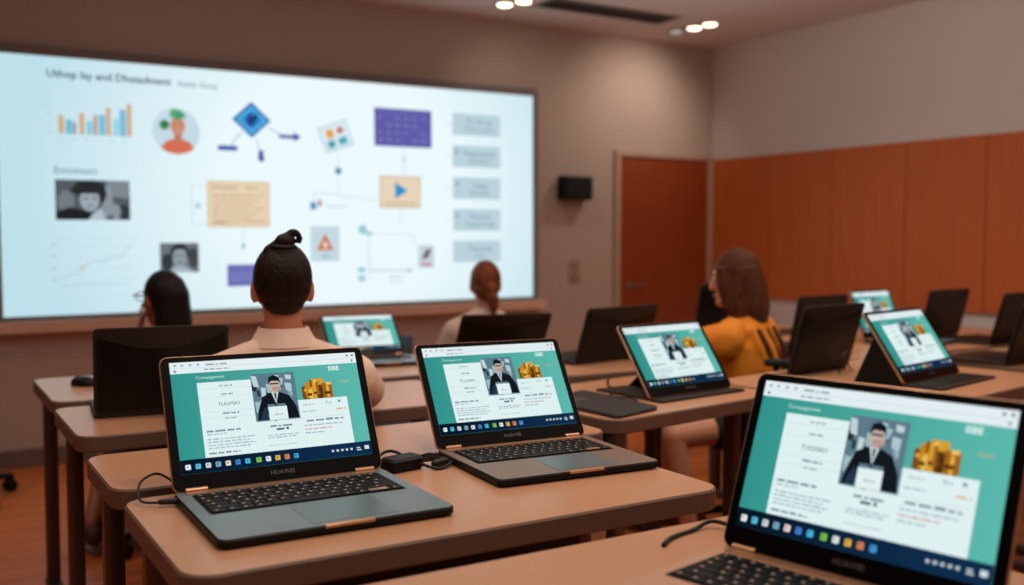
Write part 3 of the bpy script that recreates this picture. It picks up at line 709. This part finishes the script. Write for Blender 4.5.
star_chair('swivel_chair', 'black armchair on castors under the woman in orange', 3.13, 3.08, 56, .44, black_fab, .33, True)
star_chair('swivel_stool', 'stool under the seated man with the topknot', .885, 2.61, 0, .43, black_fab, None)
star_chair('swivel_stool', 'stool under the woman with long black hair', .90, 4.29, 0, .40, black_fab, None)
star_chair('swivel_stool', 'stool under the woman with the ponytail', 2.48, 4.36, 0, .40, black_fab, None)
blue_fab = P('blue_grey_fabric', (66, 82, 98), .8, bump=.15, scale=220)
star_chair('side_chair', 'blue-grey chair half hidden behind the far left table near the ponytail woman', 1.98, 4.33, 180, .42, blue_fab, .36)

# ------------------------------------------------------------------ people
def remesh(o, vox, it=6):
    m = o.modifiers.new('fuse', 'REMESH'); m.mode = 'VOXEL'; m.voxel_size = vox; m.use_smooth_shade = True
    if it:
        s = o.modifiers.new('soften', 'SMOOTH'); s.iterations = it; s.factor = .5
def hand(mb, w, d, palm, s=1.0, curl=.5):
    """palm and five separate bent fingers; w wrist, d pointing along the hand, palm = palm normal"""
    w, d, pn = Vector(w), Vector(d).normalized(), Vector(palm).normalized()
    sd = d.cross(pn).normalized(); k = .001*s
    for off in (-24, -8, 8, 24): mb.cap(w + d*8*k + sd*off*.6*k, w + d*82*k + sd*off*k, 13*k, 11*k, 10)
    for off, ln in ((-26, 62), (-9, 74), (9, 80), (26, 70)):
        p = w + d*88*k + sd*off*1.05*k; dirv = d.copy()
        for j, f in enumerate((.45, .32, .23)):
            dirv = (dirv*math.cos(curl*.7) + pn*math.sin(curl*.7)).normalized(); q = p + dirv*ln*f*k
            mb.cap(p, q, (9.5-j)*k, (8.7-j)*k, 10); p = q
            pn2 = pn
    p = w + d*28*k + sd*30*k; q = p + (d*.6+sd*.75+pn*.3).normalized()*38*k; mb.cap(p, q, 13*k, 10.5*k, 10)
    mb.cap(q, q + (d*.85+sd*.35+pn*.45).normalized()*30*k, 10*k, 8.5*k, 10)
def person(label, x, y, rot, top, hip, shz, shw, shy, skin, arms, legs, head_y, head_yaw=0, head_pitch=0, k=1.0, slim=1.0):
    """local: x right, y forward, z up, origin on the floor below the pelvis. returns helpers for clothing"""
    t = empty('person', label, 'person', (x, y, 0), R(rot))
    hc = Vector((0, head_y, top-.115*k))
    HM = Matrix.Translation(hc) @ Matrix.Rotation(R(head_yaw), 4, 'Z') @ Matrix.Rotation(R(head_pitch), 4, 'X')
    mb = MB(); mb.M = HM
    mb.ball((0, -.008*k, .012*k), .074*k, .094*k, .100*k, 24, 16)
    mb.ball((0, .028*k, -.055*k), .054*k, .060*k, .066*k, 20, 12)
    mb.cap((0, .078*k, -.098*k), (0, .074*k, -.10*k), .024*k, .024*k)
    mb.cap((0, .086*k, .01*k), (0, .104*k, -.032*k), .011*k, .016*k)
    mb.ball((0, .098*k, -.067*k), .024*k, .009*k, .008*k, 14, 8)
    for s in (-1, 1):
        mb.ball((s*.076*k, -.008*k, -.012*k), .011*k, .022*k, .034*k, 14, 10)
        mb.cap((s*.022*k, .082*k, .028*k), (s*.05*k, .07*k, .026*k), .010*k, .009*k); mb.ball((s*.043*k, .062*k, -.035*k), .026*k, .022*k, .022*k, 12, 8)
    mb.M = Matrix()
    neck_t = hc + Vector((0, -.022, -.07))*k; neck_b = Vector((0, shy-.012, shz+.0))
    mb.cap(neck_t, neck_b, .05*k*slim, .062*k*slim)
    def torso(mb, e=0, z_lo=None):
        zs = [(hip-.07, -.0, .155, .105), (hip+.02, 0, .168, .118), (hip+(shz-hip)*.35, shy*.2, .138, .098), (hip+(shz-hip)*.62, shy*.55, .150, .108), (hip+(shz-hip)*.84, shy*.85, .158, .105), (shz-.01, shy, shw*.8, .078), (shz+.035, shy-.004, .085, .062), (shz+.06, shy-.004, .05, .05)]
        if z_lo: zs = [q for q in zs if q[0] >= z_lo]
        mb.loft([((0, yy, zz), (rx+e)*k*slim if i else (rx+e)*k, (ry+e)*k*slim) for i, (zz, yy, rx, ry) in enumerate(zs)], 0, 24)
    torso(mb)
    for s, (el, wr, hd, pal, cu) in zip((-1, 1), arms):
        sp_ = Vector((s*shw, shy, shz-.02))
        mb.cap(sp_, el, .052*k*slim, .040*k*slim); mb.cap(el, wr, .040*k*slim, .027*k*slim); hand(mb, wr, hd, pal, .92*k, cu)
    for s, (kn, an, toe) in zip((-1, 1), legs):
        hp = Vector((s*.088*k, .02, hip)); mb.cap(hp, kn, .082*k*slim, .056*k*slim); mb.cap(kn, an, .054*k*slim, .036*k*slim)
        a = Vector(an); tv = Vector(toe).normalized(); ft = Vector((0, 0, 1))
        mb.cap(a - tv*.03*k + Vector((0,0,-.035)), a + tv*.10*k + Vector((0,0,-.045)), .034*k, .030*k); mb.cap(a + tv*.10*k + Vector((0,0,-.045)), a + tv*.17*k + Vector((0,0,-.052)), .032*k, .022*k)
    body = mb.build('body', skin, t); remesh(body, .0055, 5)
    for s in (-1, 1):
        mb = MB(); mb.M = HM; mb.ball((s*.034*k, .079*k, .006*k), .012*k, .009*k, .008*k, 14, 10, 0)
        mb.ball((s*.034*k, .0855*k, .006*k), .0055*k, .004*k, .0055*k, 12, 8, 1); mb.build('eye', [P('eye_white', (220, 214, 208), .3), P('iris_dark', (40, 26, 18), .2)], t)
    mb = MB(); mb.M = HM; mb.ball((0, .1035*k, -.0635*k), .021*k, .006*k, .0045*k, 14, 8); mb.ball((0, .1025*k, -.0715*k), .018*k, .006*k, .005*k, 14, 8); mb.build('lips', P('lips_pink', (168, 92, 82), .5), t)
    return t, HM, torso
def shoes(t, legs, mat, k=1.0):
    for (kn, an, toe) in legs:
        a = Vector(an); tv = Vector(toe).normalized(); mb = MB()
        mb.cap(a - tv*.035*k + Vector((0,0,-.04)), a + tv*.10*k + Vector((0,0,-.048)), .043*k, .040*k); mb.cap(a + tv*.10*k + Vector((0,0,-.05)), a + tv*.18*k + Vector((0,0,-.056)), .040*k, .028*k)
        o = mb.build('shoe', mat, t); remesh(o, .008, 4)
skin_tan = P('skin_tan', (206, 136, 100), .5, noise=.06, scale=30)
skin_brown = P('skin_brown', (150, 88, 62), .5, noise=.06, scale=30)
skin_fair = P('skin_fair', (224, 160, 128), .5, noise=.06, scale=30)
hair_blk = P('hair_black', (24, 15, 12), .45, spec=.3, noise=.5, scale=26, stretch=(6, 6, .6), bump=.35, dark=(8, 6, 6))
hair_brn = P('hair_dark_brown', (44, 25, 17), .5, spec=.25, noise=.5, scale=40, stretch=(4, 4, .8), bump=.35, dark=(18, 11, 9))
hair_aub = P('hair_auburn', (160, 84, 36), .5, spec=.3, noise=.55, scale=30, stretch=(4, 4, .8), bump=.35, dark=(52, 24, 12))
hair_chs = P('hair_chestnut', (104, 56, 26), .5, spec=.2, noise=.6, scale=22, stretch=(6, 6, .5), bump=.4, dark=(46, 22, 14))
shirt_pch = P('shirt_peach', (250, 222, 202), .75, noise=.08, scale=9, bump=.5, bscale=11)
shirt_wht = P('shirt_cream', (232, 206, 188), .75, noise=.06, scale=9, bump=.4, bscale=11)
shirt_org = P('shirt_orange', (232, 138, 18), .7, noise=.12, scale=9, bump=.4, bscale=13)
shirt_blk = P('shirt_black', (28, 25, 25), .8, bump=.3, scale=14)
trous = P('trousers_dark', (26, 25, 28), .8, bump=.3, scale=14)
jeans = P('jeans_blue', (52, 66, 86), .8, bump=.3, scale=60)

# --- the man with the topknot, seen from behind
la = [((-.24, .14, .83), (-.20, .40, .815), (.3, 1, 0), (0, 0, -1), .35), ((.24, .14, .83), (.20, .40, .815), (-.3, 1, 0), (0, 0, -1), .35)]
ll = [((-.12, .42, .47), (-.12, .44, .095), (0, 1, 0)), ((.12, .42, .47), (.12, .44, .095), (0, 1, 0))]
hip, shz = .50, .945
t, HM, torso = person('man seen from behind in a peach shirt, dark hair in a topknot, seated', .866, 2.605, -15, 1.250, hip, shz-.02, .15, .015, skin_tan, la, ll, .03, 0, 0, .98)
mb = MB(); torso(mb, .02); mb.loft([((0, -.02, shz-.02), .15, .092), ((0, -.008, shz+.035), .086, .078), ((0, .004, shz+.066), .068, .066)], 0, 24)
for s in (-1, 1):
    mb.cap((s*.045, -.015, shz+.005), (s*.185, 0, shz-.058), .060, .068); mb.cap((s*.18, .005, shz-.06), (s*.24, .14, .83), .070, .056); mb.cap((s*.24, .14, .83), (s*.20, .37, .818), .052, .040)
for a_, b_, r_ in (((-.13, -.105, .88), (.0, -.120, .82), .013), ((.12, -.105, .89), (.05, -.12, .79), .012), ((-.10, -.11, .83), (-.02, -.118, .72), .013), ((.14, -.095, .84), (.11, -.11, .70), .012), ((-.05, -.098, .94), (.06, -.10, .935), .012)): mb.cap(a_, b_, r_, r_*.6)
o = mb.build('shirt', shirt_pch, t); remesh(o, .0075, 5)
mb = MB(); mb.loft([((0, -.004, shz+.036), .092, .084), ((0, .002, shz+.058), .080, .075), ((0, .010, shz+.084), .0665, .065), ((0, .010, shz+.084), .062, .060), ((0, .006, shz+.03), .07, .066)], 0, 28); mb.build('collar', shirt_pch, t)
mb = MB(); mb.loft([((0, 0, hip-.09), .165, .12), ((0, 0, hip+.06), .172, .125), ((0, 0, hip+.16), .15, .115)], 0, 24)
for (kn, an, toe), s in zip(ll, (-1, 1)): mb.cap((s*.09, .02, hip), kn, .094, .068); mb.cap(kn, Vector(an)+Vector((0, 0, .02)), .066, .052)
o = mb.build('trousers', trous, t); remesh(o, .009, 4)
shoes(t, ll, blk)
mb = MB(); mb.M = HM
mb.ball((0, -.018, .024), .079, .092, .098, 28, 18); mb.ball((0, -.048, .002), .071, .060, .064, 24, 14); mb.ball((0, -.052, -.04), .054, .042, .036, 18, 12)
mb.ball((.0, -.045, .098), .034, .034, .030, 20, 14); mb.ball((.004, -.055, .122), .026, .026, .022, 20, 14)
mb.tube(smooth([(.006, -.055, .118), (.016, -.057, .142), (.032, -.059, .146), (.043, -.059, .132), (.040, -.059, .116)], 6), .012, 12, 0, .006)
mb.cap((-.035, -.045, .095), (.0, -.055, .125), .018, .014)
o = mb.build('hair', hair_brn, t); remesh(o, .0045, 3)
mb = MB(); mb.M = HM @ Matrix.Translation((0, -.05, .108))
mb.tube([(math.cos(R(a))*.030, math.sin(R(a))*.028, 0) for a in range(0, 361, 20)], .006, 8); mb.build('hair_tie', rubber, t)

# --- woman with long straight black hair, far left
la = [((-.26, .12, .62), (-.085, .16, .86), (.25, -.1, 1), (1, 0, .1), .7), ((.26, .16, .62), (.14, .36, .62), (-.3, 1, 0), (0, 0, -1), .4)]
ll = [((-.17, .36, .44), (-.30, -.05, .12), (-.25, 1, -.1)), ((.10, .40, .44), (.10, .36, .09), (0, 1, 0))]
hip, shz = .44, .82
t, HM, torso = person('woman with long straight black hair at far left, seen from behind, hand at her ear', .915, 4.27, -4, 1.122, hip, shz, .165, .03, skin_brown, la, ll, .06, 20, 0, .95, .92)
mb = MB(); torso(mb, .02)
for s, e in ((-1, (-.26, .12, .62)), (1, (.26, .16, .62))): mb.cap((s*.165, .03, shz-.02), e, .062, .05)
o = mb.build('blouse', shirt_blk, t); remesh(o, .008, 5)
mb = MB(); mb.loft([((-.03, .10, .10), .27, .24), ((-.02, .10, .22), .24, .22), ((0, .10, .36), .20, .24), ((0, .06, .46), .185, .20), ((0, 0, .56), .15, .12)], 0, 28)
o = mb.build('skirt', shirt_blk, t); remesh(o, .009, 4)
shoes(t, ll, P('shoe_brown', (70, 42, 30), .5), .95)
mb = MB(); mb.M = HM
mb.ball((.004, -.014, .024), .080, .096, .099, 28, 18)
mb.loft([((.026, -.055, -.30), .074, .036), ((.026, -.058, -.20), .082, .048), ((.022, -.05, -.08), .080, .062), ((.014, -.036, .03), .080, .078), ((.006, -.024, .085), .066, .070), ((.004, -.016, .110), .030, .035)], 0, 24)
o = mb.build('hair', hair_blk, t); remesh(o, .005, 18)
mb = MB(); mb.M = HM; mb.ball((-.088, .002, -.045), .0125, .0125, .0125, 14, 10); mb.build('earring', P('pearl', (236, 232, 228), .25), t)
mb = MB(); mb.M = HM; mb.tube([(-.079, .0, .012), (-.082, .05, .014), (-.078, .10, .012), (-.05, .112, .012)], .003, 8)
for s in (-1, 1): mb.tube([(s*.034+.026*math.cos(R(a)), .112, .006+.02*math.sin(R(a))) for a in range(0, 361, 24)], .0022, 6)
mb.tube([(-.008, .112, .008), (.008, .112, .008)], .0022, 6); mb.tube([(.079, .0, .012), (.082, .05, .014), (.078, .10, .012), (.06, .112, .008)], .003, 8); mb.build('glasses', blk, t)

# --- woman with a low ponytail
la = [((-.235, .08, .63), (-.16, .28, .66), (.3, 1, 0), (0, 0, -1), .4), ((.235, .08, .63), (.16, .28, .66), (-.3, 1, 0), (0, 0, -1), .4)]
ll = [((-.11, .40, .45), (-.11, .38, .09), (0, 1, 0)), ((.11, .40, .45), (.11, .38, .09), (0, 1, 0))]
hip, shz = .46, .865
t, HM, torso = person('woman with an auburn low ponytail and cream blouse, seen from behind', 2.485, 4.34, -24, 1.150, hip, shz-.03, .135, .02, skin_fair, la, ll, .03, 4, -4, .95, .95)
mb = MB(); torso(mb, .02)
mb.loft([((0, -.015, shz-.03), .14, .088), ((0, -.004, shz+.03), .08, .07), ((0, .012, shz+.062), .058, .058)], 0, 24)
for s, (e, w, *_r) in zip((-1, 1), la):
    mb.cap((s*.04, -.01, shz), (s*.15, .01, shz-.06), .052, .060); mb.cap((s*.15, .01, shz-.06), e, .062, .052); mb.cap(e, w, .050, .040)
o = mb.build('blouse', shirt_wht, t); remesh(o, .0075, 5)
mb = MB(); mb.loft([((0, 0, hip-.09), .165, .12), ((0, 0, hip+.06), .172, .125), ((0, 0, hip+.14), .15, .115)], 0, 24)
for (kn, an, toe), s in zip(ll, (-1, 1)): mb.cap((s*.09, .02, hip), kn, .094, .068); mb.cap(kn, Vector(an)+Vector((0, 0, .02)), .066, .052)
o = mb.build('jeans', jeans, t); remesh(o, .009, 4)
shoes(t, ll, blk, .95)
mb = MB(); mb.M = HM
mb.ball((0, -.014, .020), .078, .094, .098, 28, 18); mb.ball((0, -.05, -.025), .064, .055, .066, 22, 14)
mb.ball((.012, -.108, -.03), .032, .03, .032, 18, 12); mb.loft([((.024, -.098, -.155), .012, .012), ((.022, -.112, -.12), .026, .022), ((.016, -.118, -.07), .032, .027), ((.012, -.108, -.03), .024, .022)], 0, 18)
o = mb.build('hair', hair_aub, t); remesh(o, .005, 3)
mb = MB(); mb.M = HM @ Matrix.Translation((.012, -.098, -.034)) @ Matrix.Rotation(R(70), 4, 'X')
mb.tube([(math.cos(R(a))*.028, math.sin(R(a))*.028, 0) for a in range(0, 361, 20)], .007, 8); mb.build('hair_tie', P('tie_rust', (170, 84, 36), .6), t)

# --- woman in orange at right, turned away to the left
la = [((-.25, .22, .82), (-.12, .42, .815), (.3, 1, 0), (0, 0, -1), .4), ((.25, .18, .82), (.14, .40, .815), (-.3, 1, 0), (0, 0, -1), .4)]
ll = [((-.40, .18, .47), (-.37, .12, .10), (-.6, .8, 0)), ((-.26, .34, .46), (-.10, .26, .10), (-.5, .8, 0))]
hip, shz = .49, .885
t, HM, torso = person('woman in an orange top with long chestnut hair, seated and turned to the left', 3.09, 3.08, 22, 1.222, hip, shz, .180, .05, skin_fair, la, ll, .10, 16, -10, 1.0, 1.0)
mb = MB(); torso(mb, .022)
for s, (e, w, *_r) in zip((-1, 1), la): mb.cap((s*.15, .045, shz-.01), (s*.19, .06, shz-.05), .068, .068); mb.cap((s*.18, .05, shz-.03), e, .072, .060); mb.cap(e, Vector(e).lerp(Vector(w), .35), .058, .052)
mb.loft([((0, .03, shz+.02), .10, .075), ((0, .05, shz+.07), .062, .06)], 0, 24)
for x0, x1, w in ((-.11, -.07, .018), (-.03, .01, .02), (.05, .08, .02), (.12, .13, .018)):
    mb.tube(smooth([(x0, -.02, shz+.015), (x0*.98, -.055, shz-.06), (x1, -.075, shz-.17), (x1*.95, -.09, shz-.28), (x1*.9, -.12, hip+.02)], 5), w, 10)
o = mb.build('top', shirt_org, t); remesh(o, .007, 3)
fold = P('fold_shade_brown', (74, 34, 12), .8)  # dark tubes painting the shadows between the folds of the top
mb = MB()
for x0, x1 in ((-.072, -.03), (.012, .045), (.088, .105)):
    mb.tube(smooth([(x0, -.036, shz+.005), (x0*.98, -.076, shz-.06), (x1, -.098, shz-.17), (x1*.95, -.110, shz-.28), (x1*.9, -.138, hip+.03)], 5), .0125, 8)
mb.build('fold_shadow', fold, t)
mb = MB(); mb.loft([((0, 0, hip-.10), .17, .125), ((0, 0, hip+.06), .18, .13), ((0, 0, hip+.12), .16, .12)], 0, 24)
for (kn, an, toe), s in zip(ll, (-1, 1)): mb.cap((s*.09, .02, hip), Vector((s*.09, .02, hip)).lerp(Vector(kn), .35), .094, .088)
o = mb.build('skirt', shirt_blk, t); remesh(o, .009, 4)
shoes(t, ll, P('shoe_tan', (150, 96, 60), .55))
mb = MB(); mb.M = HM
mb.ball((0, -.016, .020), .085, .098, .102, 28, 18)
mb.loft([((.0, -.062, -.22), .082, .040), ((.0, -.066, -.15), .098, .058), ((0, -.05, -.06), .096, .075), ((0, -.03, .03), .088, .085), ((0, -.02, .08), .06, .06)], 0, 24)
for s in (-1, 1): mb.loft([((s*.075, -.01, -.20), .018, .03), ((s*.084, .01, -.12), .022, .05), ((s*.080, .02, -.03), .016, .055), ((s*.068, .02, .05), .014, .05)], 0, 16)
o = mb.build('hair', hair_chs, t); remesh(o, .005, 4)

# ------------------------------------------------------------------ lights
def spot(x, y, z, tx, ty, tz, e, size, blend=.6, col=(1, .74, .52), r=.06):
    l = bpy.data.lights.new('spot', 'SPOT'); l.energy = e; l.spot_size = R(size); l.spot_blend = blend; l.color = col; l.shadow_soft_size = r
    o = bpy.data.objects.new('spot_lamp', l); COL.objects.link(o); o.location = (x, y, z)
    o.rotation_euler = (Vector((tx, ty, tz))-Vector((x, y, z))).to_track_quat('-Z', 'Y').to_euler()
def area(x, y, z, sx, sy, e, col, tx=None):
    l = bpy.data.lights.new('area', 'AREA'); l.shape = 'RECTANGLE'; l.size = sx; l.size_y = sy; l.energy = e; l.color = col
    o = bpy.data.objects.new('area_fill', l); COL.objects.link(o); o.location = (x, y, z)
    if tx: o.rotation_euler = (Vector(tx)-Vector((x, y, z))).to_track_quat('-Z', 'Y').to_euler()
warm = (1, .78, .60)
spot(4.82, 5.25, 2.70, 4.72, 6.05, 2.0, 26, 105, 1.0, (1, .84, .70))
spot(3.38, 5.3, 2.70, 3.9, 6.05, 1.6, 7, 120, 1, (1, .84, .70))
for x, y, e in ((.9, 1.3, 34), (.7, 3.0, 26), (2.4, 2.2, 42), (2.3, 3.9, 26), (3.9, 2.6, 46), (4.3, 4.3, 34), (-.6, 4.6, 24)):
    spot(x, y, 2.72, x, y, 0, e, 125, 1, warm, .12)
spot(3.7, 3.4, 2.70, 5.55, 3.9, 1.9, 23, 130, 1, (1, .90, .82), .15)  # added wall wash to brighten the right wall, no fitting modelled
area(2.5, 3.0, 2.25, 4.5, 4.5, 11, (1, .93, .9), (2.5, 3.0, 3.0))  # added unseen fill aimed up to lighten the ceiling
area(1.5, 1.0, 2.74, 6, 5, 50, (1, .90, .82))  # added broad overhead fill, not a fixture of the room
w = bpy.data.worlds.new('World'); scene.world = w; w.use_nodes = True
w.node_tree.nodes['Background'].inputs[0].default_value = (.02, .018, .016, 1)

# ------------------------------------------------------------------ camera
yaw, pitch, roll = R(31.3), R(3.12), R(.15)
fwd = Vector((math.sin(yaw)*math.cos(pitch), math.cos(yaw)*math.cos(pitch), -math.sin(pitch)))
rt = Vector((math.cos(yaw), -math.sin(yaw), 0)); up = rt.cross(fwd)
r2 = rt*math.cos(roll) + up*math.sin(roll); u2 = up*math.cos(roll) - rt*math.sin(roll)
cam = bpy.data.cameras.new('camera'); co = bpy.data.objects.new('camera', cam); COL.objects.link(co)
M = Matrix((r2, u2, -fwd)).transposed().to_4x4(); M.translation = (0, 0, 1.27); co.matrix_world = M
cam.sensor_width = 36; cam.lens = 36*1000/1024; cam.clip_start = .05
cam.dof.use_dof = True; cam.dof.focus_distance = 2.15; cam.dof.aperture_fstop = 1.9
scene.camera = co
scene.view_settings.view_transform = 'Standard'; scene.view_settings.look = 'None'
scene.cycles.max_bounces = 6
